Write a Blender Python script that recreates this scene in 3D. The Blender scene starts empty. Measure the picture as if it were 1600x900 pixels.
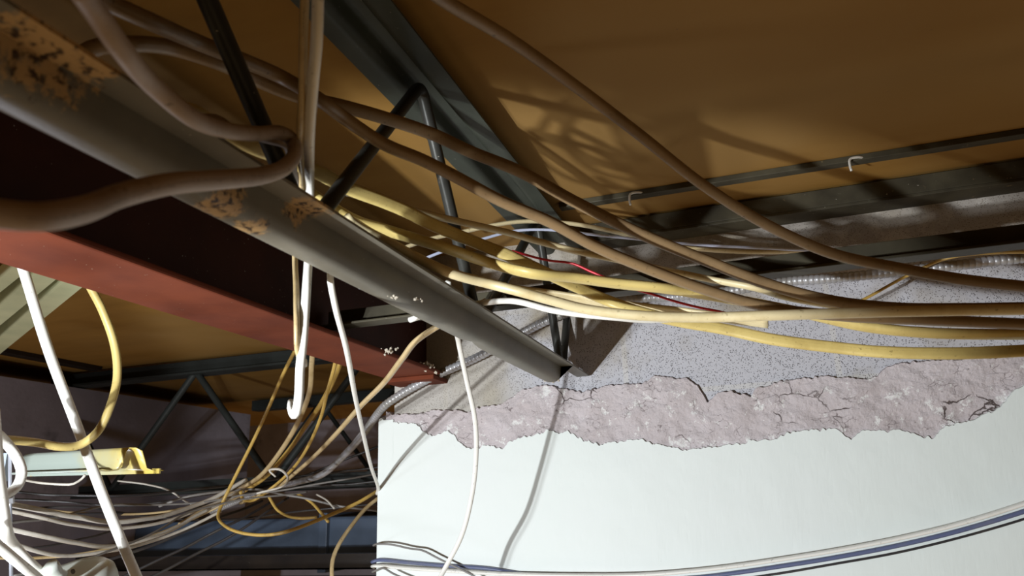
import bpy, bmesh, math, random
from mathutils import Vector, Matrix, noise
random.seed(7)
C = bpy.context.scene
COL = C.collection

# ------------------------------------------------------------------ camera, world, light, exposure
FPX = 1170.0
vy = Vector((412, -324, -FPX)).normalized()
vx = Vector((3690, 470, FPX)); vx = (vx - vx.dot(vy) * vy).normalized()
vz = vx.cross(vy)
ROT = Matrix((vx, vy, vz))                      # camera axes -> world axes (x along the wall, y into it, z up)
cam_d = bpy.data.cameras.new('camera'); cam = bpy.data.objects.new('camera', cam_d); COL.objects.link(cam)
cam_d.sensor_width = 36; cam_d.lens = 36 * FPX / 1600; cam_d.clip_start = 0.01
cam_d.dof.use_dof = True; cam_d.dof.focus_distance = 1.25; cam_d.dof.aperture_fstop = 9.0
cam.matrix_world = ROT.to_4x4()
C.camera = cam

def ray(px, py): return ROT @ Vector((px - 800, 450 - py, -FPX))
def PD(px, py, d): return ray(px, py) * (d / FPX)        # point d metres deep
def PY(px, py, y): r = ray(px, py); return r * (y / r.y)
def PX(px, py, x): r = ray(px, py); return r * (x / r.x)
def PZ(px, py, z): r = ray(px, py); return r * (z / r.z)

W = bpy.data.worlds.new('world'); C.world = W; W.use_nodes = True
wt = W.node_tree                              # dim warm light of the lit room below, coming up from under the roof void
tc_ = wt.nodes.new('ShaderNodeTexCoord'); sx = wt.nodes.new('ShaderNodeSeparateXYZ'); rp = wt.nodes.new('ShaderNodeValToRGB')
wt.links.new(tc_.outputs['Generated'], sx.inputs[0])
mr = wt.nodes.new('ShaderNodeMapRange'); mr.inputs[1].default_value = -1; mr.inputs[2].default_value = 1
wt.links.new(sx.outputs[2], mr.inputs[0]); wt.links.new(mr.outputs[0], rp.inputs[0]); wt.links.new(rp.outputs[0], wt.nodes['Background'].inputs[0])
rp.color_ramp.elements[0].position = .16; rp.color_ramp.elements[0].color = (1.0, .66, .34, 1)
rp.color_ramp.elements[1].position = .34; rp.color_ramp.elements[1].color = (.02, .011, .005, 1)
wt.nodes['Background'].inputs[1].default_value = 0.34

def lamp(name, kind, loc, power, color, size):
    d = bpy.data.lights.new(name, kind); d.energy = power; d.color = color
    if kind == 'AREA': d.size = size
    else: d.shadow_soft_size = size
    o = bpy.data.objects.new(name, d); COL.objects.link(o); o.location = loc
    return o
AZ, EL = math.radians(6), math.radians(1)      # a twin-headed work light standing below on the left
for p, pw, sz in (((-0.83, -0.35, -0.27), 112, .014), ((-0.885, -0.35, -0.215), 46, .028)):
    wl_ = lamp('work_light', 'SPOT', p, pw, (0.93, 0.97, 1.0), sz)
    wl_.rotation_euler = Vector((math.sin(AZ) * math.cos(EL), math.cos(AZ) * math.cos(EL), math.sin(EL))).to_track_quat('-Z', 'Y').to_euler()
    wl_.data.spot_size = math.radians(71); wl_.data.spot_blend = .16
lamp('far_left_fill', 'POINT', (-1.75, 1.15, -.45), 11, (.86, .90, 1.0), .06)  # unseen fill, added to brighten the far left of the void

C.view_settings.view_transform = 'Standard'; C.view_settings.look = 'None'
C.view_settings.gamma = 1; C.view_settings.use_curve_mapping = False
C.view_settings.exposure = 0.0

# ------------------------------------------------------------------ helpers
def tag(o, label=None, cat=None, group=None, kind=None):
    if label: o['label'] = label
    if cat: o['category'] = cat
    if group: o['group'] = group
    if kind: o['kind'] = kind
    return o
def empty(name, loc, label, cat, group=None):
    o = bpy.data.objects.new(name, None); COL.objects.link(o); o.location = loc; o.empty_display_size = .05
    bpy.context.view_layer.update()
    return tag(o, label, cat, group)
def link(name, verts, faces, m, parent=None, smooth=False, uvs=None, mats=None):
    me = bpy.data.meshes.new(name); me.from_pydata([tuple(v) for v in verts], [], faces)
    if uvs:
        uv = me.uv_layers.new(name='UVMap')
        for l in me.loops: uv.data[l.index].uv = uvs[l.vertex_index]
    me.materials.append(m)
    bm = bmesh.new(); bm.from_mesh(me); bmesh.ops.recalc_face_normals(bm, faces=bm.faces); bm.to_mesh(me); bm.free()
    if smooth: me.polygons.foreach_set('use_smooth', [True] * len(me.polygons))
    o = bpy.data.objects.new(name, me); COL.objects.link(o)
    if parent:
        o.parent = parent; o.matrix_parent_inverse = Matrix.Translation(parent.location).inverted() if parent.type == 'EMPTY' else Matrix()
    return o
def boxdata(x0, x1, y0, y1, z0, z1, V, F):
    b = len(V)
    V += [(x, y, z) for x in (x0, x1) for y in (y0, y1) for z in (z0, z1)]
    F += [tuple(b + i for i in q) for q in ((0, 1, 3, 2), (4, 6, 7, 5), (0, 4, 5, 1), (2, 3, 7, 6), (0, 2, 6, 4), (1, 5, 7, 3))]
def box(name, r, m, parent=None, bev=0):
    V, F = [], []; boxdata(*r, V, F)
    o = link(name, V, F, m, parent)
    if bev:
        b = o.modifiers.new('bevel', 'BEVEL'); b.width = bev; b.segments = 2
    return o
def catmull(pts, step):
    P = [Vector(p) for p in pts]
    if len(P) == 2: P = [P[0], P[0].lerp(P[1], .33), P[0].lerp(P[1], .67), P[1]]
    P = [2 * P[0] - P[1]] + P + [2 * P[-1] - P[-2]]
    out = []
    for i in range(1, len(P) - 2):
        p0, p1, p2, p3 = P[i - 1:i + 3]
        t0 = 0; t1 = t0 + max((p1 - p0).length, 1e-5) ** .5; t2 = t1 + max((p2 - p1).length, 1e-5) ** .5; t3 = t2 + max((p3 - p2).length, 1e-5) ** .5
        n = max(2, int((p2 - p1).length / step))
        for k in range(n):
            t = t1 + (t2 - t1) * k / n
            a1 = p0 * ((t1 - t) / (t1 - t0)) + p1 * ((t - t0) / (t1 - t0))
            a2 = p1 * ((t2 - t) / (t2 - t1)) + p2 * ((t - t1) / (t2 - t1))
            a3 = p2 * ((t3 - t) / (t3 - t2)) + p3 * ((t - t2) / (t3 - t2))
            b1 = a1 * ((t2 - t) / (t2 - t0)) + a2 * ((t - t0) / (t2 - t0))
            b2 = a2 * ((t3 - t) / (t3 - t1)) + a3 * ((t - t1) / (t3 - t1))
            out.append(b1 * ((t2 - t) / (t2 - t1)) + b2 * ((t - t1) / (t2 - t1)))
    out.append(P[-2]); return out
def sweep(path, prof, up=None, twist=None, scale=None):
    """prof: closed list of (a, b) across the path; twist(t) radians, scale(t) factor."""
    V, F, UV = [], [], []; n = len(prof); N = len(path)
    T = [(path[min(i + 1, N - 1)] - path[max(i - 1, 0)]).normalized() for i in range(N)]
    u = Vector(up) if up else (Vector((0, 0, 1)) if abs(T[0].z) < .9 else Vector((0, 1, 0)))
    u = (u - u.dot(T[0]) * T[0]).normalized(); s = 0
    for i, p in enumerate(path):
        if i:
            s += (p - path[i - 1]).length
            u = (u - u.dot(T[i]) * T[i]).normalized()
        a = twist(s) if twist else 0; k = scale(s) if scale else 1
        side = T[i].cross(u).normalized()
        e1 = side * math.cos(a) + u * math.sin(a); e2 = -side * math.sin(a) + u * math.cos(a)
        for j, (x, y) in enumerate(prof):
            V.append(p + e1 * (x * k) + e2 * (y * k)); UV.append((s, j / n))
    for i in range(N - 1):
        for j in range(n):
            k = (j + 1) % n
            F.append((i * n + j, i * n + k, (i + 1) * n + k, (i + 1) * n + j))
    F.append(tuple(range(n))[::-1]); F.append(tuple((N - 1) * n + j for j in range(n)))
    return V, F, UV
def oval(w, h, n=14):
    return [(w / 2 * math.cos(2 * math.pi * i / n), h / 2 * math.sin(2 * math.pi * i / n)) for i in range(n)]
def flat(w, h, n=5):                               # stadium section of a flat sheathed cable
    r = h / 2; L = []
    for i in range(n + 1):
        a = -math.pi / 2 + math.pi * i / n; L.append((w / 2 - r + r * math.cos(a), r * math.sin(a)))
    for i in range(n + 1):
        a = math.pi / 2 + math.pi * i / n; L.append((-(w / 2 - r) + r * math.cos(a), r * math.sin(a)))
    return L

# ------------------------------------------------------------------ materials
class NT:
    def __init__(s, name):
        s.m = bpy.data.materials.new(name); s.m.use_nodes = True; s.t = s.m.node_tree
        s.b = s.t.nodes['Principled BSDF']
    def n(s, typ, ins=None, **kw):
        x = s.t.nodes.new('ShaderNode' + typ)
        for k, v in kw.items(): setattr(x, k, v)
        for k, v in (ins or {}).items():
            if isinstance(v, bpy.types.NodeSocket): s.t.links.new(v, x.inputs[k])
            else: x.inputs[k].default_value = v
        return x
    def set(s, key, v):
        if isinstance(v, bpy.types.NodeSocket): s.t.links.new(v, s.b.inputs[key])
        else: s.b.inputs[key].default_value = v
    def ramp(s, fac, stops):
        r = s.n('ValToRGB', {'Fac': fac}); e = r.color_ramp.elements
        while len(e) < len(stops): e.new(.5)
        for q, (p, c) in zip(e, stops): q.position = p; q.color = (*c, 1) if len(c) == 3 else c
        return r.outputs[0]
    def noise(s, scale, detail=4, rough=.55, vec=None):
        i = {'Scale': scale, 'Detail': detail, 'Roughness': rough, 'Vector': vec or s.pos()}
        return s.n('TexNoise', i).outputs['Fac']
    def pos(s): return s.n('NewGeometry').outputs['Position']
    def mix(s, f, a, b, mode='MIX'):
        x = s.n('Mix', data_type='RGBA', blend_type=mode)
        for k, v in ((0, f), (6, a), (7, b)):
            if isinstance(v, bpy.types.NodeSocket): s.t.links.new(v, x.inputs[k])
            elif k == 0: x.inputs[0].default_value = v
            else: x.inputs[k].default_value = (*v, 1)
        return x.outputs[2]
    def bump(s, h, strength=.3, dist=.002):
        s.set('Normal', s.n('Bump', {'Height': h, 'Strength': strength, 'Distance': dist}).outputs[0])
    def math(s, op, a, b=0.0, clamp=False):
        x = s.n('Math', operation=op, use_clamp=clamp)
        for k, v in ((0, a), (1, b)):
            if isinstance(v, bpy.types.NodeSocket): s.t.links.new(v, x.inputs[k])
            else: x.inputs[k].default_value = v
        return x.outputs[0]

def steel_mat(name, base, dark, rust=(.30, .17, .08), rust_amt=.62, rough=.45, spots=(), metal=.0):
    t = NT(name)
    c = t.mix(t.ramp(t.noise(9, 5), [(.35, (0, 0, 0)), (.7, (1, 1, 1))]), base, dark)
    fine = t.ramp(t.noise(60, 6, .7), [(rust_amt, (0, 0, 0)), (rust_amt + .05, (1, 1, 1))])
    c = t.mix(fine, c, rust)
    dust = t.ramp(t.noise(240, 2), [(.745, (0, 0, 0)), (.775, (1, 1, 1))])
    c = t.mix(dust, c, (.35, .33, .28))
    for (p, r) in spots:
        dd = t.n('VectorMath', {0: t.pos(), 1: tuple(p)}, operation='DISTANCE').outputs['Value']
        dd = t.math('ADD', dd, t.math('MULTIPLY', t.math('SUBTRACT', t.noise(90, 5, .7), .5), r * 2.2))
        msk = t.ramp(dd, [(r * .75, (1, 1, 1)), (r, (0, 0, 0))])
        c = t.mix(msk, c, t.ramp(t.noise(150, 4), [(.38, (.05, .03, .02)), (.5, rust)]))
    t.set('Base Color', c); t.set('Roughness', rough); t.set('Metallic', metal); t.b.inputs['Specular IOR Level'].default_value = .2
    t.bump(t.noise(120, 5), .15, .001)
    return t.m
rs = [(PZ(484, 318, .252), .022), (PZ(345, 322, .224), .020), (PZ(390, 352, .224), .016), (PZ(95, 70, .252), .035), (PZ(120, 88, .252), .02)]
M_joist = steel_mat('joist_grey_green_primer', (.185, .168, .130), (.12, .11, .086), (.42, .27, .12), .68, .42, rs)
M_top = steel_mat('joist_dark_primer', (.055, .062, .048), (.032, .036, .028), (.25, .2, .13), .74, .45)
M_rod = steel_mat('rod_dark_steel', (.06, .062, .055), (.028, .026, .023), (.16, .11, .07), .68, .38, metal=.2)
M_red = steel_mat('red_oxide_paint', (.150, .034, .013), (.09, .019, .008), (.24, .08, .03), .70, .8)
M_web = steel_mat('shaded_red_oxide_paint', (.050, .013, .008), (.028, .008, .006), (.08, .03, .02), .72, .6)  # same beam paint, darkened: shade on web and top flange put into the colour
M_dark = steel_mat('dark_far_steel', (.028, .032, .030), (.018, .02, .018), (.05, .04, .03), .72, .5)
M_ledge = steel_mat('weathered_angle_steel', (.075, .066, .042), (.026, .022, .015), (.22, .16, .08), .66, .5)
M_rail = steel_mat('brown_black_rail', (.03, .022, .016), (.018, .014, .012), (.09, .06, .03), .66, .3)
M_strip = steel_mat('pale_green_brace_paint', (.66, .68, .42), (.52, .56, .34), (.3, .25, .12), .72, .5)

def ceiling_mat():
    t = NT('tan_ceiling_board')
    mp = t.n('Mapping', {'Vector': t.pos(), 'Scale': (1, 6, 1)}).outputs[0]
    c = t.mix(t.ramp(t.noise(2.2, 5, .6, mp), [(.3, (0, 0, 0)), (.7, (1, 1, 1))]), (.295, .160, .038), (.235, .124, .028))
    c = t.mix(t.ramp(t.noise(1.4, 3), [(.45, (0, 0, 0)), (.62, (1, 1, 1))]), c, (.29, .170, .055))
    c = t.mix(t.ramp(t.noise(55, 4, .7), [(.72, (0, 0, 0)), (.76, (1, 1, 1))]), c, (.12, .08, .05))
    t.set('Base Color', c); t.set('Roughness', .75); t.b.inputs['Specular IOR Level'].default_value = .12; t.bump(t.noise(30, 4), .08, .002)
    return t.m
M_ceil = ceiling_mat()
def block_mat():
    t = NT('concrete_block')
    sep = t.n('SeparateXYZ', {0: t.pos()})
    uv = t.n('CombineXYZ', {0: t.math('ADD', sep.outputs[0], .26), 1: t.math('ADD', sep.outputs[2], -.005)}).outputs[0]
    b = t.n('TexBrick', {'Vector': uv, 'Scale': 1.0, 'Mortar Size': .006, 'Mortar Smooth': .3, 'Brick Width': .4, 'Row Height': .2}, offset=.5)
    b.inputs['Color1'].default_value = (.50, .50, .54, 1); b.inputs['Color2'].default_value = (.53, .53, .56, 1); b.inputs['Mortar'].default_value = (.56, .55, .55, 1)
    pit = t.n('TexVoronoi', {'Vector': t.pos(), 'Scale': 330.0, 'Randomness': 1.0}).outputs['Distance']
    pm = t.math('MULTIPLY', t.ramp(pit, [(.20, (1, 1, 1)), (.36, (0, 0, 0))]), t.ramp(t.noise(120, 3), [(.38, (0, 0, 0)), (.5, (1, 1, 1))]))
    c = t.mix(pm, b.outputs['Color'], (.12, .115, .12))
    c = t.mix(t.ramp(t.noise(5, 4), [(.5, (0, 0, 0)), (.68, (1, 1, 1))]), c, (.34, .30, .24))
    tanm = t.math('MULTIPLY', t.math('SUBTRACT', -.30, t.math('ADD', sep.outputs[0], t.math('MULTIPLY', t.noise(9, 5), .3))), 8.0, True)
    c = t.mix(t.math('MULTIPLY', tanm, .7), c, (.45, .415, .35))   # the end of the wall is rough tan concrete
    # old grime along the top course, where the wall meets the roof steel
    g = t.math('MULTIPLY', t.ramp(t.math('ADD', sep.outputs[2], t.math('MULTIPLY', t.noise(14, 5, .65), .12)), [(.40, (0, 0, 0)), (.47, (1, 1, 1))]), t.ramp(t.noise(11, 5, .7), [(.46, (0, 0, 0)), (.54, (1, 1, 1))]))
    upm = t.math('MULTIPLY', t.math('SUBTRACT', sep.outputs[2], .43), 60.0, True)
    c = t.mix(t.math('MULTIPLY', upm, .6), c, (.48, .42, .33))
    c = t.mix(t.math('MULTIPLY', g, .3), c, (.12, .09, .065))
    t.set('Base Color', c); t.set('Roughness', .95)
    h = t.math('SUBTRACT', t.math('MULTIPLY', t.noise(160, 6, .7), .5), pm); t.bump(h, .55, .003)
    return t.m
M_block = block_mat()
def plaster_mat():
    t = NT('rough_pinkish_plaster')
    c = t.mix(t.ramp(t.noise(12, 5), [(.35, (0, 0, 0)), (.65, (1, 1, 1))]), (.58, .53, .545), (.50, .445, .45))
    c = t.mix(t.ramp(t.noise(34, 7, .75), [(.585, (0, 0, 0)), (.605, (1, 1, 1))]), c, (.74, .73, .72))
    mp = t.n('Mapping', {'Vector': t.pos(), 'Scale': (1, 1, 1.7)}).outputs[0]
    mp = t.mix(.06, mp, t.n('TexNoise', {'Vector': t.pos(), 'Scale': 22.0, 'Detail': 5.0}).outputs['Color'])
    cr = t.n('TexVoronoi', {'Vector': mp, 'Scale': 14.0}, feature='DISTANCE_TO_EDGE').outputs['Distance']
    cm = t.math('MULTIPLY', t.ramp(cr, [(.008, (1, 1, 1)), (.022, (0, 0, 0))]), t.ramp(t.noise(9, 3), [(.52, (0, 0, 0)), (.6, (1, 1, 1))]))
    c = t.mix(cm, c, (.10, .075, .07))
    cr2 = t.n('TexVoronoi', {'Vector': mp, 'Scale': 46.0}, feature='DISTANCE_TO_EDGE').outputs['Distance']
    cm2 = t.math('MULTIPLY', t.ramp(cr2, [(.010, (1, 1, 1)), (.04, (0, 0, 0))]), t.ramp(t.noise(26, 3), [(.54, (0, 0, 0)), (.6, (1, 1, 1))]))
    c = t.mix(t.math('MULTIPLY', cm2, .75), c, (.14, .11, .11))
    pit = t.ramp(t.noise(170, 4, .7), [(.66, (0, 0, 0)), (.70, (1, 1, 1))])
    c = t.mix(t.math('MULTIPLY', pit, .6), c, (.18, .14, .14))
    t.set('Base Color', c); t.set('Roughness', .95)
    h = t.math('SUBTRACT', t.math('ADD', t.noise(110, 7, .72), t.noise(30, 5)), t.math('ADD', cm, t.math('MULTIPLY', pit, .5)))
    t.bump(h, .7, .004)
    return t.m
M_plaster = plaster_mat()
def paint_mat():
    t = NT('pale_mint_wall_paint')
    c = t.mix(t.ramp(t.noise(2.5, 3), [(.3, (0, 0, 0)), (.7, (1, 1, 1))]), (.70, .755, .725), (.72, .765, .75))
    c = t.mix(t.ramp(t.noise(300, 2), [(.76, (0, 0, 0)), (.78, (1, 1, 1))]), c, (.45, .47, .45))
    t.set('Base Color', c); t.set('Roughness', .6); t.bump(t.noise(25, 3), .06, .002)
    return t.m
M_paint = paint_mat()
def purple_mat():
    t = NT('dusty_grey_block_paint')
    c = t.mix(t.ramp(t.noise(3, 6, .6), [(.35, (0, 0, 0)), (.6, (1, 1, 1))]), (.34, .31, .36), (.25, .225, .25))
    c = t.mix(t.ramp(t.noise(1.8, 5, .7), [(.62, (0, 0, 0)), (.72, (1, 1, 1))]), c, (.10, .09, .10))
    t.set('Base Color', c); t.set('Roughness', .9); t.bump(t.noise(60, 5), .3, .004)
    return t.m
M_purple = purple_mat()
def cable_mat(name, base, dirty, rough=.42, amt=.5, print_=True, spec=.5):
    t = NT(name)
    c = t.mix(t.ramp(t.noise(14, 5, .65), [(amt, (0, 0, 0)), (amt + .2, (1, 1, 1))]), base, dirty)
    c = t.mix(t.ramp(t.noise(160, 4, .7), [(.62, (0, 0, 0)), (.72, (1, 1, 1))]), c, tuple(x * .55 for x in dirty))
    if print_:
        uv = t.n('TexCoord').outputs['UV']; sp = t.n('SeparateXYZ', {0: uv})
        d = t.math('ABSOLUTE', t.math('SUBTRACT', sp.outputs[1], .27))
        band = t.math('LESS_THAN', d, .035)
        q = t.n('CombineXYZ', {0: t.math('MULTIPLY', sp.outputs[0], 520.0), 1: t.math('MULTIPLY', sp.outputs[1], 60.0)}).outputs[0]
        dash = t.math('GREATER_THAN', t.n('TexNoise', {'Vector': q, 'Scale': 1.0, 'Detail': 1.0}).outputs['Fac'], .52)
        grp = t.math('GREATER_THAN', t.n('TexNoise', {'Vector': uv, 'Scale': 26.0, 'Detail': 0.0}).outputs['Fac'], .47)
        c = t.mix(t.math('MULTIPLY', t.math('MULTIPLY', band, dash), t.math('MULTIPLY', grp, .6)), c, (.08, .07, .06))
    t.set('Base Color', c); t.set('Roughness', rough); t.b.inputs['Specular IOR Level'].default_value = spec
    t.bump(t.noise(70, 3), .06, .001)
    return t.m
CM = {
 'brown': cable_mat('dusty_brown_jacket', (.215, .140, .068), (.14, .088, .042)),
 'taupe': cable_mat('dusty_taupe_jacket', (.34, .26, .20), (.24, .17, .12), .55),
 'cream': cable_mat('aged_cream_jacket', (.66, .56, .33), (.52, .41, .20)),
 'yellow': cable_mat('aged_yellow_jacket', (.60, .47, .17), (.46, .34, .11)),
 'white': cable_mat('white_jacket', (.78, .77, .72), (.66, .63, .55), .38, .6),
 'pale': cable_mat('pale_grey_jacket', (.55, .52, .46), (.40, .36, .30), .5),
 'tan': cable_mat('tan_jacket', (.50, .38, .20), (.36, .25, .11)),
 'ochre': cable_mat('ochre_jacket', (.50, .33, .08), (.33, .21, .06)),
 'grey': cable_mat('grey_jacket', (.20, .19, .18), (.12, .11, .10), .5, .5, False),
 'black': cable_mat('black_jacket', (.028, .026, .028), (.05, .045, .04), .4, .5, False),
 'navy': cable_mat('dark_slate_blue_jacket', (.10, .12, .22), (.14, .15, .22), .35, .5, False),
 'blue': cable_mat('pale_blue_wire', (.55, .60, .78), (.45, .5, .66), .4, .5, False),
 'red': cable_mat('red_wire', (.70, .03, .05), (.55, .02, .03), .35, .6, False),
}
def conduit_mat():
    t = NT('galvanised_conduit')
    c = t.mix(t.ramp(t.noise(20, 4), [(.4, (0, 0, 0)), (.7, (1, 1, 1))]), (.42, .42, .44), (.26, .25, .22))
    t.set('Base Color', c); t.set('Metallic', .35); t.set('Roughness', .40)
    return t.m
M_cond = conduit_mat()
def simple(name, col, rough=.5, metal=0, var=.15, sc=20):
    t = NT(name)
    c = t.mix(t.ramp(t.noise(sc, 5), [(.35, (0, 0, 0)), (.65, (1, 1, 1))]), col, tuple(x * (1 - var) for x in col))
    t.set('Base Color', c); t.set('Roughness', rough); t.set('Metallic', metal); t.bump(t.noise(80, 3), .08, .001)
    return t.m

# ------------------------------------------------------------------ structure
CZ = .56
o = box('ceiling', (-3.6, 2.6, -1.2, 4.6, CZ, CZ + .05), M_ceil); tag(o, kind='structure')

def poly_at(pl, x):
    for (x0, z0), (x1, z1) in zip(pl, pl[1:]):
        if x0 <= x <= x1: return z0 + (z1 - z0) * (x - x0) / max(x1 - x0, 1e-6)
    return pl[0][1] if x < pl[0][0] else pl[-1][1]
paint_px = [(594,652),(614,656),(650,659),(661,672),(675,683),(686,677),(699,671),(708,677),(715,688),(740,700),(762,695),(785,697),(796,686),(819,681),(848,677),(855,670),(870,674),(886,670),(918,687),(960,690),(1000,686),(1037,696),(1094,701),(1150,690),(1195,686),(1240,671),(1274,666),(1308,671),(1330,685),(1349,668),(1398,668),(1420,675),(1458,685),(1473,668),(1525,653),(1555,638),(1585,604),(1605,600)]
plast_px = [(594,650),(600,640),(616,645),(650,645),(695,640),(731,641),(780,630),(814,609),(852,601),(913,610),(930,602),(1000,600),(1022,587),(1071,589),(1090,604),(1105,628),(1120,613),(1143,609),(1172,620),(1180,607),(1210,596),(1255,587),(1312,589),(1360,589),(1380,575),(1413,566),(1488,562),(1605,551)]
def ragged(name, px, y, thick, zbot, xmin, xmax, m, amp, edge, relief, nx=620, nz=90, ztop_pad=0):
    pl = [(PY(a, b, y).x, PY(a, b, y).z) for a, b in px]
    pl.sort()
    V, F = [], []
    for i in range(nx + 1):
        x = xmin + (xmax - xmin) * i / nx
        zt = poly_at(pl, x)
        zt += edge * (noise.fractal(Vector((x * 40, 3.1, y * 7)), .8, 2, 4)) + edge * .6 * noise.noise(Vector((x * 160, 8, 1)))
        for j in range(nz + 1):
            f = (j / nz)
            f = 1 - (1 - f) ** 1.5
            z = zbot + (zt - zbot) * f
            d = relief * noise.fractal(Vector((x * 22, z * 26, 1.7)), .7, 2.1, 6) + amp * noise.fractal(Vector((x * 5, z * 6, 5)), 1, 2, 3)
            e = min(1, (zt - z) / .002)
            yy = y + d - 0
            if e < 1: yy = y + d * e + thick * .35 * (1 - e)
            V.append((x, yy, z))
    n1 = nz + 1
    for i in range(nx):
        for j in range(nz):
            a = i * n1 + j; F.append((a, a + n1, a + n1 + 1, a + 1))
    # back edge strip so that the coat has its real thickness at the broken edge and the corner
    b = len(V)
    for i in range(nx + 1):
        v = V[i * n1 + nz]; V.append((v[0], y + thick, v[2]))
    for i in range(nx): F.append((i * n1 + nz, (i + 1) * n1 + nz, b + i + 1, b + i))
    b = len(V)
    for j in range(nz + 1): V.append((V[j][0], y + thick, V[j][2]))
    for j in range(nz): F.append((j, j + 1, b + j + 1, b + j))
    o = link(name, V, F, m, None, smooth=False)
    return tag(o, kind='structure')
wb = box('wall_back', (-.785, 2.4, 1.515, 1.75, -1.6, CZ), M_block); tag(wb, kind='structure')
ragged('trim_1', plast_px, 1.505, .02, -.02, -.80, .60, M_plaster, .0028, .005, .0032)
ragged('trim_2', paint_px, 1.50, .032, -.6, -.816, .62, M_paint, .001, .0060, .0003, nx=900, nz=40)
box('trim_3', (.6, 2.4, 1.50, 1.535, -1.6, .17), M_paint)['kind'] = 'structure'
box('trim_4', (-.816, -.78, 1.50, 1.75, -1.6, .19), M_paint)['kind'] = 'structure'
box('wall_left', (-2.9, -2.5, .6, 3.24, -1.6, .49), M_purple)['kind'] = 'structure'
box('wall_far', (-3.6, 2.4, 4.2, 4.3, -1.6, CZ), M_purple)['kind'] = 'structure'

# ------------------------------------------------------------------ the near steel joist
def extrude_y(prof, y0, y1, thick, seg=60, bend=None):
    """open profile [(x, z)] extruded along y with sheet thickness, as closed shell"""
    n = len(prof); nor = []
    for i in range(n):
        a = Vector(prof[max(i - 1, 0)]); b = Vector(prof[min(i + 1, n - 1)]); d = (b - a).normalized(); nor.append(Vector((-d.y, d.x)))
    ring = [Vector(p) for p in prof] + [Vector(p) + nor[i] * thick for i, p in reversed(list(enumerate(prof)))]
    V, F = [], []; m = len(ring)
    for k in range(seg + 1):
        y = y0 + (y1 - y0) * k / seg
        for r in ring:
            x, z = r
            if bend: x, z = bend(x, y, z)
            V.append((x, y, z))
    for k in range(seg):
        for i in range(m):
            j = (i + 1) % m; F.append((k * m + i, k * m + j, (k + 1) * m + j, (k + 1) * m + i))
    F.append(tuple(range(m))); F.append(tuple(seg * m + i for i in range(m)))
    return V, F
def rounded(pts, r=.006, n=5, rr=None):
    out = [Vector(pts[0])]
    for i in range(1, len(pts) - 1):
        p = Vector(pts[i]); a = Vector(pts[i - 1]); b = Vector(pts[i + 1])
        ri = rr[i] if rr else r
        ra = min(ri, (a - p).length * .45, (b - p).length * .45)
        p0 = p + (a - p).normalized() * ra; p1 = p + (b - p).normalized() * ra
        for k in range(n + 1):
            t = k / n; out.append(p0 * (1 - t) ** 2 + p * 2 * t * (1 - t) + p1 * t * t)
    out.append(Vector(pts[-1])); return [tuple(q) for q in out]
J = empty('steel_joist', (-.385, .6, .24), 'grey-green bar joist with bent rod web, running from upper left down to the block wall', 'steel joist')
zf, zc = .252, .224
bp = rounded([(-.334, zf), (-.3600, zf), (-.3635, zc), (-.390, zc), (-.3935, zf), (-.4195, zf)], rr=[0, .0015, .010, .010, .0015, 0])
def dent(x, y, z):
    f = math.exp(-((y - PZ(705, 540, zc).y) / .020) ** 2) * math.exp(-((x + .390) / .014) ** 2)
    return x, z + .006 * f
V, F = extrude_y(bp, -.6, 1.37, .0028, 160, dent)
# flanges run on into the wall past the cut crown
V2, F2 = extrude_y([(-.334, zf), (-.3600, zf)], 1.37, 1.505, .0028, 2); b = len(V); V += V2; F += [tuple(b + i for i in f) for f in F2]
bc = link('bottom_chord', V, F, M_joist, J, smooth=True)
e = bc.modifiers.new('edge', 'EDGE_SPLIT'); e.split_angle = math.radians(35)
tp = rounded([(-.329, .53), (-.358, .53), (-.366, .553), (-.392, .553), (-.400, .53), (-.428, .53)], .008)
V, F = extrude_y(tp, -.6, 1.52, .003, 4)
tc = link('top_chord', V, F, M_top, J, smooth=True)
e = tc.modifiers.new('edge', 'EDGE_SPLIT'); e.split_angle = math.radians(50)
XW = -.377
a0, a1 = PX(340, 0, XW), PX(462, 262, XW)
s = (a1 - a0); T0 = a0 + s * ((.535 - a0.z) / s.z)
N1 = Vector((XW, PX(484, 292, XW).y, .248)); T1 = Vector((XW, PX(655, 162, XW).y + .004, .535))
N2 = Vector((XW, PX(747, 470, XW).y, .248)); T2 = Vector((XW, PX(838, 318, XW).y, .535))
N3 = Vector((XW, PX(876, 553, XW).y, .248)); T3 = Vector((XW, PX(892, 470, XW).y + .02, .50))
N0 = Vector((XW, T0.y - .03 , .248))
def bentrod(pts, r, bendr=.022):
    out = [pts[0]]
    for i in range(1, len(pts) - 1):
        p, a, c = pts[i], pts[i - 1], pts[i + 1]
        p0 = p + (a - p).normalized() * bendr; p1 = p + (c - p).normalized() * bendr
        L = (p0 - out[-1]).length; 
        out += [out[-1].lerp(p0, .5), p0]
        for k in range(1, 8):
            t = k / 8; out.append(p0 * (1 - t) ** 2 + p * 2 * t * (1 - t) + p1 * t * t)
        out.append(p1)
    out.append(pts[-1]); return out
V, F, UV = sweep(bentrod([N0, T0, N1, T1, N2, T2, N3, T3], .008), oval(.0165, .0165, 14), up=(1, 0, 0))
link('web_rod', V, F, M_rod, J, smooth=True)

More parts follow.
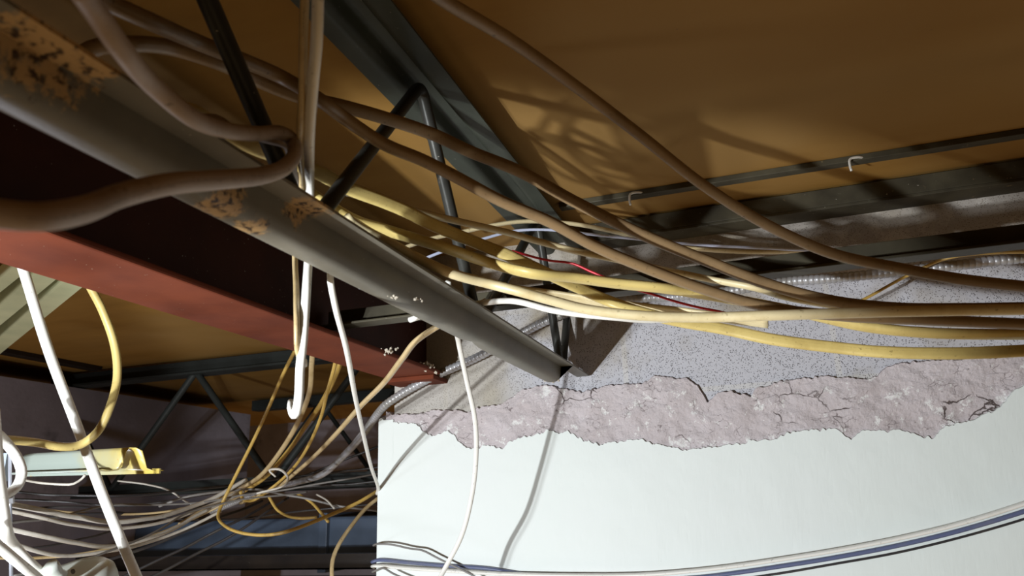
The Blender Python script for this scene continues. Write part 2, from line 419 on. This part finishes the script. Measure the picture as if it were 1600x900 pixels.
# ------------------------------------------------------------------ red beam
RB = empty('steel_beam', (-.71, .5, .272), 'red oxide painted I beam left of the joist, its end on the wall corner', 'steel beam')
V, F = [], []
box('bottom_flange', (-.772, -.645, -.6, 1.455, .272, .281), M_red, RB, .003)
tag(box('beam_web', (-.714, -.706, -.6, 1.52, .2805, .4715), M_web, RB), 'web of the beam, its shade painted in as dark maroon')
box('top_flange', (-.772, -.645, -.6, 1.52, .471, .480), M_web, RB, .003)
box('bearing_plate', (-.774, -.655, 1.44, 1.60, .262, .2718), M_red, RB, .002)

# ------------------------------------------------------------------ steel along the wall
def angle_x(name, x0, x1, y, z, leg_v, leg_h, th, m, label, cat, side=1, up=1, group=None):
    """angle section running along x; horizontal leg at z, vertical leg going up from its front or back edge"""
    V, F = [], []
    boxdata(x0, x1, y, y + leg_h, z, z + th, V, F)
    yy = y if side < 0 else y + leg_h - th
    boxdata(x0, x1, yy, yy + th, z + th * up, z + leg_v, V, F)
    o = link(name, V, F, m)
    bb = o.modifiers.new('bevel', 'BEVEL'); bb.width = .0012; bb.segments = 2
    return tag(o, label, cat, group)
batten = box('ceiling_batten', (-.33, 1.6, 1.312, 1.334, .549, .5595), M_ledge, None, .001)
tag(batten, 'narrow dark batten across the tan ceiling, with two wire clips on it', 'batten')
angle_x('ledger_angle', -.32, 1.8, 1.44, .515, .04, .06, .006, M_ledge, 'mottled dark steel ledger angle where the ceiling meets the block wall', 'steel angle', side=-1)
angle_x('bridging_angle', -.700, 1.6, 1.07, .300, .034, .034, .004, M_ledge, 'weathered steel bridging angle crossing behind the cables to the red beam', 'steel angle', side=1)
# clips on the batten
def clip(px, py, label):
    p = PY(px, py, 1.31); x = p.x
    path = catmull([(x + .035, 1.33, .552), (x + .015, 1.309, .553), (x, 1.305, .550), (x - .002, 1.304, .537), (x - .001, 1.304, .528)], .002)
    V, F, UV = sweep(path, oval(.0045, .0045, 8)); o = link('wire_clip', V, F, simple('clip_metal', (.7, .68, .62), .4, .3), None, True)
    tag(o, label, 'wire clip')
clip(1325, 235, 'small bent pale wire clip on the ceiling batten, the one towards the right')
clip(985, 298, 'small bent pale wire clip on the ceiling batten, the one near the cable crossing')

# ------------------------------------------------------------------ cables
def cable(pts, w, h, mat, label, twist=0.0, tw0=0.0, up=None, name='electrical_cable', cat='cable', group=None, step=.006, wob=0.0):
    path = catmull(pts, step)
    if wob:
        sd = random.random() * 50
        path = [p + wob * Vector((noise.noise(p * 9 + Vector((sd, 0, 0))), noise.noise(p * 9 + Vector((0, sd, 0))), noise.noise(p * 9 + Vector((0, 0, sd))))) for p in path]
    prof = flat(w, h) if w > h * 1.3 else oval(w, h)
    V, F, UV = sweep(path, prof, up=up, twist=(lambda s: tw0 + twist * s))
    o = link(name, V, F, CM[mat], None, True, UV)
    return tag(o, label, cat, group)
def L(*a): return [PD(x, y, d) for x, y, d in a]
BIG = 'bundle of cables crossing from the joist to the right'
# thick soft-looking one close to the lens
cable(L((118,-25,.36),(150,20,.38),(190,78,.40),(240,135,.44),(300,184,.47),(350,203,.515),(400,209,.56),(440,208,.60),(456,218,.61),(461,238,.60),(446,260,.57),(410,274,.52),(340,281,.46),(260,288,.41),(190,305,.38),(130,328,.34),(60,339,.31),(0,335,.30),(-60,322,.29)), .0125, .0115, 'taupe', 'thick taupe cable looping around the joist rod, nearest thing at the left edge', name='power_cable')
cable(L((257,215,0.602),(297,188,0.612),(337,185,0.622),(369,204,0.622),(422,219,0.627),(447,226,0.632),(455,248,0.65),(458,270,0.69),(461,298,0.75)), .008, .006, 'taupe', 'short taupe cable dipping behind the joist chord beside the thick loop')
# vertical pair in front of the web
cable(L((477,-20,.55),(474,60,.56),(473,140,.58),(470,200,.60),(470,240,.66),(472,290,.77),(462,350,.83),(461,400,.83),(463,450,.78),(464,500,.74),(465,545,.74),(470,560,.75),(476,567,.77)), .010, .0055, 'tan', 'flat tan cable dropping vertically at the top, passing behind the joist chord', tw0=.2, up=(1,0,0))
cable(L((497,-20,.54),(495,60,.55),(489,130,.57),(484,200,.60),(483,250,.64),(484,300,.76),(483,350,.80),(482,400,.80),(479,450,.76),(474,525,.74),(469,575,.74),(467,620,.74),(463,643,.74),(457,647,.745),(454,640,.75),(455,630,.76)), .0105, .006, 'white', 'white flat cable hanging below the joist with a hooked lower end', tw0=1.2, up=(1,0,0))
# long cables
cable(L((640,-40,.62),(690,-2,.66),(800,64,.74),(900,135,.80),(1000,211,.84),(1100,290,.87),(1200,352,.88),(1300,396,.87),(1400,418,.86),(1500,436,.84),(1640,452,.82)), .0135, .0125, 'brown', 'brown cable sweeping from top centre across the ceiling, topmost on the right')
cable(L((60,150,0.59),(100,108,0.59),(145,76,0.6),(203,69,0.61),(270,75,0.65),(338,96,0.675),(405,126,0.725),(466,150,0.75),(535,166,0.77),(600,184,0.8),(677,210,0.84),(735,237,0.86),(810,267,0.88),(900,316,0.9),(1000,365,0.91),(1100,406,0.92),(1200,444,0.92),(1300,470,0.92),(1400,481,0.92),(1500,482,0.92),(1640,480,0.91)), .0145, .011, 'brown', 'brown cable over the dark top chord, second from the top on the right', up=(0,0,1.04))
cable(L((130,-20,0.52),(162,0,0.54),(236,34,0.57),(304,64,0.625),(371,91,0.655),(439,120,0.695),(500,156,0.69),(535,182,0.72),(600,225,0.75),(660,250,0.77),(710,275,0.79),(785,315,0.82),(860,347,0.84),(930,385,0.86),(1000,415,0.87),(1100,452,0.88),(1200,480,0.88),(1320,494,0.87),(1450,500,0.86),(1640,508,0.85)), .0160, .013, 'brown', 'fattest brown cable, from the top left through the rod web to the right edge')
cable(L((200,190,0.56),(260,172,0.59),(300,176,0.62),(338,199,0.66),(398,230,0.7),(432,243,0.73),(492,267,0.77),(547,295,0.81),(600,315,0.84),(635,330,0.86),(672,349,0.88),(746,380,0.93),(796,400,0.93),(850,425,0.96),(900,448,0.99),(948,469,1.01),(999,487,0.99),(1060,502,0.99),(1130,514,0.98),(1205,530,0.96),(1305,543,0.94),(1380,550,0.92),(1500,552,0.9),(1640,546,0.88)), .0155, .008, 'yellow', 'yellowed flat cable through the joist web, lowest of the bundle at right', tw0=.9, up=(0,0,1.04), twist=.5)
cable(L((480,300,0.81),(530,332,0.83),(560,347,0.85),(611,362,0.87),(695,387,0.89),(763,410,0.93),(830,427,0.9),(898,434,0.92),(965,443,0.93),(1033,450,0.93),(1100,460,0.95),(1180,474,0.95),(1260,490,0.94),(1350,510,0.92),(1450,520,0.9),(1640,523,0.89)), .0165, .010, 'yellow', 'wide yellow flat cable brightly lit over the red wire', tw0=.2, up=(0,0,1.07))
cable(L((540,340,0.81),(577,364,0.83),(611,381,0.84),(644,399,0.86),(702,426,0.87),(763,443,0.89),(813,456,0.88),(864,470,0.88),(915,483,0.88),(999,493,0.87),(1100,496,0.86),(1200,493,0.84),(1400,487,0.82),(1640,483,0.8)), .0130, .012, 'cream', 'cream cable with sharp rod shadows, foremost where the bundle levels out')
cable(L((640,500,1.04),(690,484,1.02),(742,475,1.0),(790,470,.97),(813,472,.95),(864,485,.93),(915,492,.925),(960,496,.92),(1010,500,.93),(1060,498,.94)), .0085, .008, 'white', 'short bright white cable under the cream one near the chord end')
cable(L((540,300,0.84),(590,313,0.86),(638,327,0.88),(712,345,0.92),(796,364,0.96),(830,374,0.98),(898,392,1),(965,406,1),(1030,420,1),(1112,437,0.98),(1180,450,0.95),(1230,465,0.97),(1330,482,0.97),(1450,500,0.97)), .0105, .0085, 'cream', 'thin cream cable lit between the two fat brown ones')
cable(L((800,452,1.08),(860,460,1.08),(900,466,1.07),(980,478,1.05),(1067,488,1.02),(1120,495,1.0),(1200,505,.97)), .018, .006, 'cream', 'pale flat cable lying behind the yellow ones at centre', tw0=.4)
cable(L((560,420,1.20),(620,392,1.22),(671,374,1.25),(729,361,1.28),(776,351,1.30),(817,346,1.32),(880,348,1.35),(917,353,1.37),(955,361,1.39),(1000,372,1.41),(1055,384,1.42),(1100,390,1.42),(1180,394,1.40),(1290,392,1.36),(1400,388,1.30)), .010, .006, 'cream', 'thin cream cable arching behind the top chord against the ceiling')
cable(L((560,450,1.22),(620,425,1.24),(671,401,1.26),(715,385,1.28),(759,372,1.30),(803,361,1.32),(854,359,1.34),(930,367,1.37),(970,371,1.39),(1040,378,1.40),(1100,383,1.40),(1200,388,1.38),(1270,391,1.35),(1380,385,1.28)), .0055, .005, 'blue', 'pale blue thin wire below the arching cream cable', name='thin_wire', cat='wire')
cable(L((800,392,1.12),(852,406,1.12),(895,412,1.11),(925,425,1.10),(980,448,1.08),(1020,460,1.07),(1055,471,1.06),(1090,480,1.05),(1125,487,1.04),(1180,500,1.02)), .0038, .0036, 'red', 'thin red wire passing behind the yellow cables', name='thin_wire', cat='wire')
cable([PY(1300,492,1.36),PY(1355,465,1.38),PY(1415,432,1.38),PY(1475,405,1.36),PY(1525,397,1.34),PY(1600,394,1.32),PY(1680,396,1.3)], .008, .005, 'ochre', 'thin ochre cable curving up over the metal conduit at right')
# corrugated metal conduit
path = catmull([PD(330,800,2.5),PD(400,772,2.4),PD(462,754,2.3),PD(504,741,2.15),PD(542,707,2.0),PD(572,672,1.78),PY(594,642,1.51),PY(606,630,1.487),PY(640,608,1.480),PY(678,588,1.477),PY(746,558,1.474),PY(816,520,1.470),PY(857,500,1.46),PY(890,488,1.46),PY(940,472,1.46),PY(1017,465,1.46),PY(1062,463,1.45),PY(1150,453,1.44),PY(1230,440,1.44),PY(1300,435,1.43),PY(1400,425,1.42),PY(1500,414,1.42),PY(1640,398,1.42)], .0009)
prof = oval(.0185, .0185, 14)
def corr(s): 
    f = (s / .0095) % 1.0
    return .82 + .20 * math.sqrt(max(0, math.sin(math.pi * f)))
V, F, UV = sweep(path, prof, scale=corr)
o = link('flexible_conduit', V, F, M_cond, None, True); tag(o, 'silvery corrugated flexible metal conduit along the block wall, dipping into the dark at left', 'conduit')

# hanging and left-hand cables
cable(L((-10,250,1.14),(15,350,1.14),(40,432,1.14),(75,545,1.15),(120,665,1.15),(165,785,1.14),(215,905,1.12),(240,960,1.11)), .0160, .0145, 'white', 'straight white cable slanting down the left side, glaring at its lower end', up=(0,1,0))
cable(L((120,380,1.15),(135,435,1.15),(160,485,1.15),(179,540,1.15),(183,590,1.14),(172,635,1.12),(152,675,1.11),(125,695,1.10),(95,698,1.08),(60,692,1.06),(25,688,1.03),(-5,685,1.0),(-40,670,.98)), .0135, .011, 'yellow', 'yellow cable curving down behind the slanting white one to the left edge')
cable(L((-40,655,.88),(-12,672,.92),(8,690,.96),(26,714,.97),(34,740,.97),(25,762,.96),(0,776,.94),(-40,785,.90)), .0140, .0115, 'white', 'short white cable curling back to the left edge beside the bracket')
cable(L((-12,640,0.865),(-4,740,0.885),(2,784,0.895),(8,825,0.905),(20,852,0.95),(43,878,0.96),(70,900,0.98),(88,908,0.99)), .0155, .0135, 'white', 'glaring white cable bending into the junction box, upper of the two')
cable(L((-30,830,.86),(0,855,.88),(30,880,.90),(60,905,.93),(90,935,.95)), .0130, .0120, 'white', 'glaring white cable in the bottom left corner, lower of the two')
cable(L((520,395,.84),(516,432,.82),(523,475,.84),(540,540,.92),(555,620,1.12),(568,680,1.32),(580,730,1.50)) + [PY(591,764,1.494), PY(589,772,1.52)], .0078, .0062, 'white', 'white cable from the joist down to the wall corner', up=(0,1,0))
cable(L((700,440,1.08),(708,490,1.14),(716,532,1.18),(730,598,1.24),(742,655,1.27),(744,710,1.29),(738,770,1.30),(722,835,1.30),(697,885,1.30),(675,925,1.28)), .0084, .0066, 'white', 'thin white cable hanging in front of the mint wall')
cable(L((760,470,1.09),(720,490,1.09),(682,511,1.09),(650,533,1.11),(629,560,1.15),(600,598,1.25),(564,634,1.35),(527,676,1.5),(489,715,1.7),(459,741,1.85),(432,762,2.0),(400,776,2.05),(376,786,2.1)), .0105, .009, 'tan', 'tan cable crossing from the joist into the dark cable heap')
cable(L((500,470,1.5),(470,530,1.6),(440,590,1.7),(425,625,1.75),(400,680,1.8),(370,740,1.85),(348,785,1.85),(341,805,1.82),(352,822,1.75),(375,832,1.7),(410,836,1.65),(450,830,1.6),(520,803,1.62),(560,785,1.64),(589,768,1.67)) + [PY(600,765,1.60)], .0085, .0072, 'ochre', 'ochre cable looping below the heap and back to the wall corner')
cable([PY(602,770,1.60)] + L((589,780,1.68),(574,792,1.66),(552,818,1.62),(530,850,1.58),(520,875,1.56),(519,905,1.54),(525,940,1.52)), .0090, .0080, 'tan', 'tan cable curling down from the wall corner to the bottom edge')
heap = [
 ([(490,530,1.6),(487,570,1.65),(484,610,1.7),(470,650,1.75),(442,700,1.85),(405,745,1.95),(375,763,2.0),(330,790,2.0),(280,820,1.9)], .012, 'tan', 'tan cable beside the white hook, running down into the heap'),
 ([(545,520,1.6),(530,572,1.65),(505,625,1.75),(478,665,1.85),(450,705,1.95),(415,745,2.0),(385,765,2.05),(340,790,2.05)], .012, 'ochre', 'ochre brown cable from the beam end into the heap, between tan ones'),
 ([(530,510,1.55),(524,565,1.6),(512,610,1.65),(502,650,1.7),(480,700,1.8),(455,735,1.9),(425,762,1.95),(395,782,1.95),(380,780,1.92),(376,768,1.9)], .008, 'ochre', 'thin ochre cable with a small bend at the heap'),
 ([(620,560,1.5),(575,640,1.65)], .0, '', ''),
]
for pts, w, m, lab in heap:
    if w: cable(L(*pts), w, w * .7, m, lab)
left = [
 ([(385,750,1.95),(318,784,1.85),(246,808,1.7),(188,815,1.6),(116,808,1.5),(58,797,1.42),(8,788,1.38),(-40,782,1.35)], .013, 'pale', 'broad pale cable, upper one of the sagging run at lower left'),
 ([(378,766,1.94),(318,794,1.82),(250,816,1.69),(188,825,1.59),(116,818,1.47),(60,807,1.39),(0,796,1.35)], .009, 'pale', 'pale cable just under the broad one in the sagging run'),
 ([(380,768,1.95),(318,800,1.85),(260,830,1.72),(202,850,1.62),(159,854,1.55),(116,848,1.48),(72,838,1.42),(17,826,1.38)], .011, 'pale', 'pale brown cable sagging lowest, behind the slanting white cable'),
 ([(345,800,1.85),(260,838,1.75),(188,858,1.6),(116,868,1.5),(60,862,1.42),(25,852,1.38)], .009, 'pale', 'pale cable sagging just above the junction box'),
 ([(380,772,2.05),(300,812,2),(220,844,1.87),(150,862,1.75),(60,872,1.67),(-30,870,1.57)], .008, 'tan', 'tan cable merging with the lowest sagging run'),
 ([(420,743,2.11),(350,776,2.09),(290,793,2.01),(200,804,1.93),(80,798,1.81),(-30,788,1.71)], .007, 'tan', 'thin tan cable above the sagging run'),
 ([(600,738,2.01),(450,764,1.94),(300,786,1.83),(173,790,1.66),(87,808,1.46),(17,818,1.36),(-30,824,1.31)], .006, 'grey', 'grey cable crossing over the pale run at lower left'),
 ([(480,768,1.99),(317,793,1.79),(230,838,1.59),(116,878,1.39),(20,898,1.29)], .006, 'grey', 'grey cable falling towards the junction box'),
 ([(370,775,2.0),(250,810,1.85),(144,838,1.65),(90,850,1.55),(0,862,1.45)], .006, 'black', 'black cable slanting through the sagging pale run'),
 ([(600,728,2.295),(420,750,2.25),(300,765,2.115),(180,775,1.935),(60,772,1.89),(-20,765,1.845)], .009, 'black', 'black cable strung level under the bracket'),
 ([(600,752,2.196),(430,765,2.178),(320,772,2.025),(200,790,1.935),(100,784,1.89),(-20,778,1.845)], .008, 'black', 'black cable sagging just below the level one'),
 ([(185,752,2.1),(230,758,2.1),(265,768,2.1),(290,783,2.08),(310,792,2.0)], .006, 'pale', 'thin pale wire arching right of the bracket'),
 ([(420,775,2.0),(433,795,1.98),(450,806,1.95),(470,810,1.9),(495,808,1.9)], .009, 'ochre', 'short ochre cable end curling below the heap'),
 ([(465,772,2.0),(485,785,1.98),(500,800,1.95),(512,815,1.9)], .009, 'ochre', 'ochre cable end pointing down under the far chord'),
 ([(495,772,2.0),(510,782,1.98),(522,795,1.95)], .006, 'pale', 'pale cable end pointing down, rightmost under the far chord'),
 ([(430,745,1.85),(420,735,1.85),(435,733,1.85),(450,745,1.8),(440,760,1.75),(400,770,1.75)], .006, 'pale', 'small pale cable loop on top of the heap'),
 ([(60,960,1.75),(250,874,1.9),(310,845,1.95),(370,815,2.0),(420,785,2.12)], .009, 'black', 'black cable rising from the blue duct to the heap, left of its pair'),
 ([(110,965,1.75),(285,876,1.9),(340,848,1.95),(400,812,2.0),(450,778,2.08)], .009, 'black', 'black cable rising from the blue duct to the heap, right of its pair'),
 ([(600,693,2.476),(480,741,2.432),(380,773,2.3),(260,803,2.036),(140,803,1.86),(20,815,1.772),(-30,818,1.772)], .010, 'black', 'black cable sagging behind the pale run, thickest of the dark ones'),
 ([(600,786,2.232),(450,800,2.186),(340,812,2.046),(220,806,1.953),(120,792,1.86),(0,800,1.767)], .008, 'black', 'black cable running level just above the blue duct'),
 ([(-20,940,1.7),(140,885,1.8),(240,850,1.9),(330,815,2.0),(410,782,2.17)], .010, 'black', 'black cable rising to the heap from beside the slanting white cable'),
 ([(590,800,1.98),(520,790,1.98),(455,775,1.98),(400,765,1.98),(300,775,1.88),(250,790,1.88)], .008, 'grey', 'grey cable lying along the far chord into the heap'),
]
for pts, w, m, lab in left:
    if w: cable(L(*pts), w, w * .75, m, lab, wob=.004)
cable(L((30,748,1.1),(60,754,1.12),(100,757,1.13),(115,756,1.13),(128,748,1.14),(133,742,1.14)), .0035, .0035, 'pale', 'thin grey wire bent under the yellowed bracket', name='thin_wire', cat='wire')
# cables tied along the mint wall
def wl(pts, y): return [PY(a, b, y) for a, b in pts]
cable([PY(586,886,1.60), PY(584,884,1.50)] + wl([(592,884),(640,888),(720,893),(800,897),(900,899),(1000,898),(1080,892),(1150,884),(1225,873),(1300,861),(1400,842),(1500,818),(1600,787),(1660,766)], 1.482), .0105, .006, 'white', 'white printed flat cable, uppermost of the pair sweeping along the mint wall', tw0=1.4, up=(0,1,0))
cable([PY(586,878,1.60), PY(584,877,1.50)] + wl([(592,875),(640,879),(700,884),(760,888),(850,902),(950,908),(1080,903),(1150,895),(1225,884),(1300,872),(1400,853),(1500,829),(1600,799),(1660,778)], 1.4945), .0095, .007, 'navy', 'dark slate cable just under the printed white one on the mint wall', tw0=1.3, up=(0,1,0))
cable(wl([(1150,906),(1225,895),(1300,882),(1400,864),(1500,840),(1600,811),(1660,790)], 1.495), .0045, .004, 'black', 'thin black cable lowest in the sweep along the mint wall at right')
cable([PY(588,853,1.60), PY(584,852,1.51)] + wl([(592,850),(612,851),(640,857),(660,860),(682,871),(704,882),(735,897),(760,912)], 1.474), .0045, .004, 'grey', 'thin dark cable leaving the wall corner above the cable pair')
cable([PY(588,893,1.60), PY(584,893,1.49)] + wl([(600,888),(612,895),(625,901),(645,909)], 1.468), .005, .004, 'grey', 'short dark cable under the pair at the wall corner')

# ------------------------------------------------------------------ far joist girder
G = empty('steel_joist', (-1.9, 2.2, .1), 'dark joist girder far behind at lower left, resting on the grey wall', 'steel joist')
V, F = [], []
boxdata(-2.66, -.4, 2.18, 2.25, .495, .503, V, F); boxdata(-2.66, -.4, 2.212, 2.22, .503, .55, V, F)
link('top_chord', V, F, M_dark, G)
V, F = [], []
boxdata(-2.45, -.4, 2.18, 2.25, .075, .083, V, F); boxdata(-2.45, -.4, 2.212, 2.22, .083, .12, V, F)
link('bottom_chord', V, F, M_dark, G)
zz = [Vector((-2.62, 2.215, .51)), Vector((-2.30, 2.215, .10)), Vector((-1.96, 2.215, .51)), Vector((-1.60, 2.215, .10)), Vector((-1.25, 2.215, .51)), Vector((-.9, 2.215, .10)), Vector((-.55, 2.215, .51))]
V, F, UV = sweep(bentrod(zz, .01), oval(.024, .024, 12), up=(0, 1, 0)); link('web_rod', V, F, M_dark, G, True)
# another far joist, running into the dark
G2 = empty('steel_joist', (-2.0, 3.2, .1), 'dim joist further back behind the girder, hardly lit', 'steel joist')
V, F = [], []
boxdata(-2.45, -.4, 3.18, 3.24, .50, .55, V, F); link('top_chord', V, F, M_dark, G2)
V, F = [], []
boxdata(-2.45, -.4, 3.18, 3.24, .10, .15, V, F); link('bottom_chord', V, F, M_dark, G2)
zz = [Vector((-2.4 + .33 * k, 3.21, .52 if k % 2 else .12)) for k in range(6)]
V, F, UV = sweep(bentrod(zz, .01), oval(.022, .022, 10), up=(0, 1, 0)); link('web_rod', V, F, M_dark, G2, True)
# thin purlin strip on the far ceiling
o = box('ceiling_batten', (-2.42, -2.37, 1.2, 2.18, .545, .5595), M_rail); tag(o, 'thin dark batten on the far left ceiling, running back to the girder', 'batten')
# pale braces, upper far left
for k, (a, b2, w, lab) in enumerate([((-60, 487), (60, 385), .030, 'pale yellow-green brace at far left, uppermost of three under the ceiling'), ((-60, 535), (95, 395), .045, 'pale green brace at far left, middle one of three'), ((-60, 583), (160, 388), .045, 'pale green brace at far left, lowest of three')]):
    p, q = PZ(*a, .52), PZ(*b2, .50)
    V, F, UV = sweep([p, p.lerp(q, .5), q], rounded([(-w/2, -w/2), (w/2, -w/2), (w/2, w/2), (-w/2, w/2), (-w/2, -w/2)], .006, 3)[:-1], up=(0, 0, 1))
    tag(link('steel_brace', V, F, M_strip), lab, 'brace', 'pale braces at far left')

# ------------------------------------------------------------------ things low in the dark
M_duct = simple('blue_grey_duct_paint', (.085, .12, .18), .5, 0, .35, 6)
D_ = empty('air_duct', (-2.0, 2.7, -.2), 'blue-grey sheet metal duct lying low in the dark, under the cable heap', 'duct')
box('duct_body', (-2.5, -.9, 2.55, 3.0, -.20, -.02), M_duct, D_, .01)
box('duct_flange', (-1.62, -1.585, 2.53, 3.02, -.215, -.005), M_duct, D_, .002)
for z0, y0, lab in ((-.185, 2.30, 'upper brown-black steel rail along the bottom left edge'), (-.245, 2.20, 'lower brown-black steel rail along the bottom left edge')):
    V, F = [], []
    boxdata(-2.5, -.83, y0, y0 + .006, z0, z0 + .05, V, F); boxdata(-2.5, -.83, y0, y0 + .06, z0, z0 + .005, V, F); boxdata(-2.5, -.83, y0 - .02, y0, z0 + .045, z0 + .05, V, F)
    tag(link('steel_rail', V, F, M_rail), lab, 'rail')

# yellowed bent sheet bracket
def brk():
    t = NT('yellowed_enamel')
    sp = t.n('SeparateXYZ', {0: t.pos()})
    c = t.mix(t.ramp(t.math('ADD', t.math('MULTIPLY', t.math('ADD', sp.outputs[0], 1.2), 2.2), t.math('MULTIPLY', t.noise(12, 4), .5)), [(.40, (0, 0, 0)), (.75, (1, 1, 1))]), (.36, .42, .38), (.55, .43, .10))
    c = t.mix(t.ramp(t.noise(30, 5, .7), [(.62, (0, 0, 0)), (.68, (1, 1, 1))]), c, (.50, .30, .08))
    t.set('Base Color', c); t.set('Roughness', .35); return t.m
M_brk = brk()
endp = [(256,734),(237,734),(230,731),(227,718),(223,704),(213,699),(203,699),(196,705),(193,718),(190,729),(183,734),(172,735),(160,733)]
n = len(endp); V = []; NS = 10
for k in range(NS + 1):
    t = k / NS
    for (x, y) in endp:
        V.append(PD(x - 162 * t, y + (6 + (y - 734) * -.12) * t, 1.22 + .12 * t))
F = [(k * n + i, k * n + i + 1, (k + 1) * n + i + 1, (k + 1) * n + i) for k in range(NS) for i in range(n - 1)]
BR = empty('sheet_metal_bracket', PD(150, 734, 1.25), 'yellowed bent sheet metal bracket with curled end at lower left', 'bracket')
o = link('bracket_body', V, F, M_brk, BR, True); so = o.modifiers.new('t', 'SOLIDIFY'); so.thickness = .0016
p0, p1 = PD(250, 736, 1.218), PD(40, 741, 1.335)
V, F, UV = sweep([p0, p0.lerp(p1, .5), p1], [(-.004, -.0015), (.004, -.0015), (.004, .0015), (-.004, .0015)], up=(0, 1, 0))
o = link('rolled_lip', V, F, M_brk, BR)

# junction box with clamp connector
M_box = simple('off_white_box_enamel', (.56, .60, .55), .35, 0, .15, 12)
JB = empty('junction_box', PD(120, 915, 1.0), 'round off-white metal junction box at the bottom left edge', 'junction box')
cen = PD(122, 921, 1.02)
ax = Vector((.05, -.45, .89)).normalized(); e1 = ax.cross(Vector((0, 1, 0))).normalized(); e2 = ax.cross(e1)
prof = [(q[0] * 1.42, q[1] * 1.42) for q in ((0, .018), (.020, .0185), (.030, .017), (.0345, .012), (.0355, .004), (.0355, -.02), (.037, -.021), (.037, -.024), (.0, -.024))]
def lathe(cen, prof, e1, e2, ax, n=40):
    V, F = [], []
    for (r, h) in prof:
        for k in range(n):
            a = 2 * math.pi * k / n; V.append(cen + e1 * (r * math.cos(a)) + e2 * (r * math.sin(a)) + ax * h)
    for i in range(len(prof) - 1):
        for k in range(n): F.append((i * n + k, i * n + (k + 1) % n, (i + 1) * n + (k + 1) % n, (i + 1) * n + k))
    return V, F
V, F = lathe(cen, prof, e1, e2, ax); link('box_shell', V, F, M_box, JB, True)
kc = PD(114, 893, .975)
V, F = lathe(kc, [(0, .0008), (.0031, .0008), (.0031, -.0008), (0, -.0008)], (PD(116, 891, .975) - kc).normalized(), Vector((0, -.8, .6)), Vector((0, -.5, .85)), 14)
link('knockout_hole', V, F, CM['black'], JB)
ca = PD(92, 903, .98); cb = PD(76, 884, .97)
V, F, UV = sweep([ca, ca.lerp(cb, .3), ca.lerp(cb, .31), ca.lerp(cb, .7), ca.lerp(cb, .71), cb], oval(.0185, .0185, 20), scale=lambda s: 1.25 if s < .004 else (1.0 if s < .012 else 1.2))
link('cable_connector', V, F, M_box, JB, True)
# thin grey hanging rod at the left edge and its nut
hr = empty('hanger_rod', PD(17, 900, .95), 'thin pale blue-grey hanger rod at the left edge, behind the white cables', 'hanger rod')
V, F, UV = sweep([PD(15, 690, .97), PD(16, 790, .96), PD(18, 960, .93)], oval(.0042, .0042, 10), up=(0, 1, 0)); link('rod', V, F, simple('rod_zinc', (.45, .48, .56), .4, .5), hr, True)
V, F, UV = sweep([PD(16, 776, .955), PD(16.4, 786, .955)], oval(.009, .009, 6), up=(0, 1, 0)); link('nut', V, F, simple('nut_zinc', (.55, .57, .62), .35, .6), hr)
bs = empty('metal_strap', PD(5, 735, 1.0), 'small blue-grey metal strap block at the left edge beside the bracket', 'strap')
V, F, UV = sweep([PD(-30, 730, 1.0), PD(12, 730, 1.0)], [(-.018, -.006), (.018, -.006), (.018, .006), (-.018, .006)], up=(0, 1, 0)); link('strap_plate', V, F, simple('strap_zinc', (.35, .42, .52), .4, .3), bs)

# ------------------------------------------------------------------ crumbs of mortar on the steel
def crumb(p, r, label, n=9, col=(.55, .50, .40)):
    bm = bmesh.new()
    for _ in range(n):
        q = p + Vector((random.gauss(0, r), random.gauss(0, r), random.gauss(0, r * .3)))
        s = r * random.uniform(.12, .42)
        g = bmesh.ops.create_icosphere(bm, subdivisions=1, radius=s, matrix=Matrix.Translation(q) @ Matrix.Rotation(random.random() * 6, 4, 'X'))
        for v in g['verts']: v.co += Vector((random.uniform(-1, 1), random.uniform(-1, 1), random.uniform(-1, 1))) * s * .35
    me = bpy.data.meshes.new('mortar_crumbs'); bm.to_mesh(me); bm.free(); me.materials.append(M_crumb)
    o = bpy.data.objects.new('mortar_crumbs', me); COL.objects.link(o); tag(o, label, 'crumbs', kind='stuff')
M_crumb = simple('mortar_crumb', (.58, .52, .42), .95, 0, .3, 60)
crumb(PZ(608, 549, .270), .008, 'mortar crumbs on the red beam flange where the tan cable passes', 22)
crumb(PZ(662, 572, .282), .012, 'mortar crumbs heaped at the end of the red beam', 30)
crumb(PX(648, 470, -.362), .005, 'pale crumbs stuck on the joist chord side', 16)
crumb(PX(615, 463, -.364), .004, 'small pale crumbs on the joist chord, left of the larger patch', 8)
crumb(PY(862, 594, 1.368), .006, 'mortar crumbs packed around the joist chord end', 18)
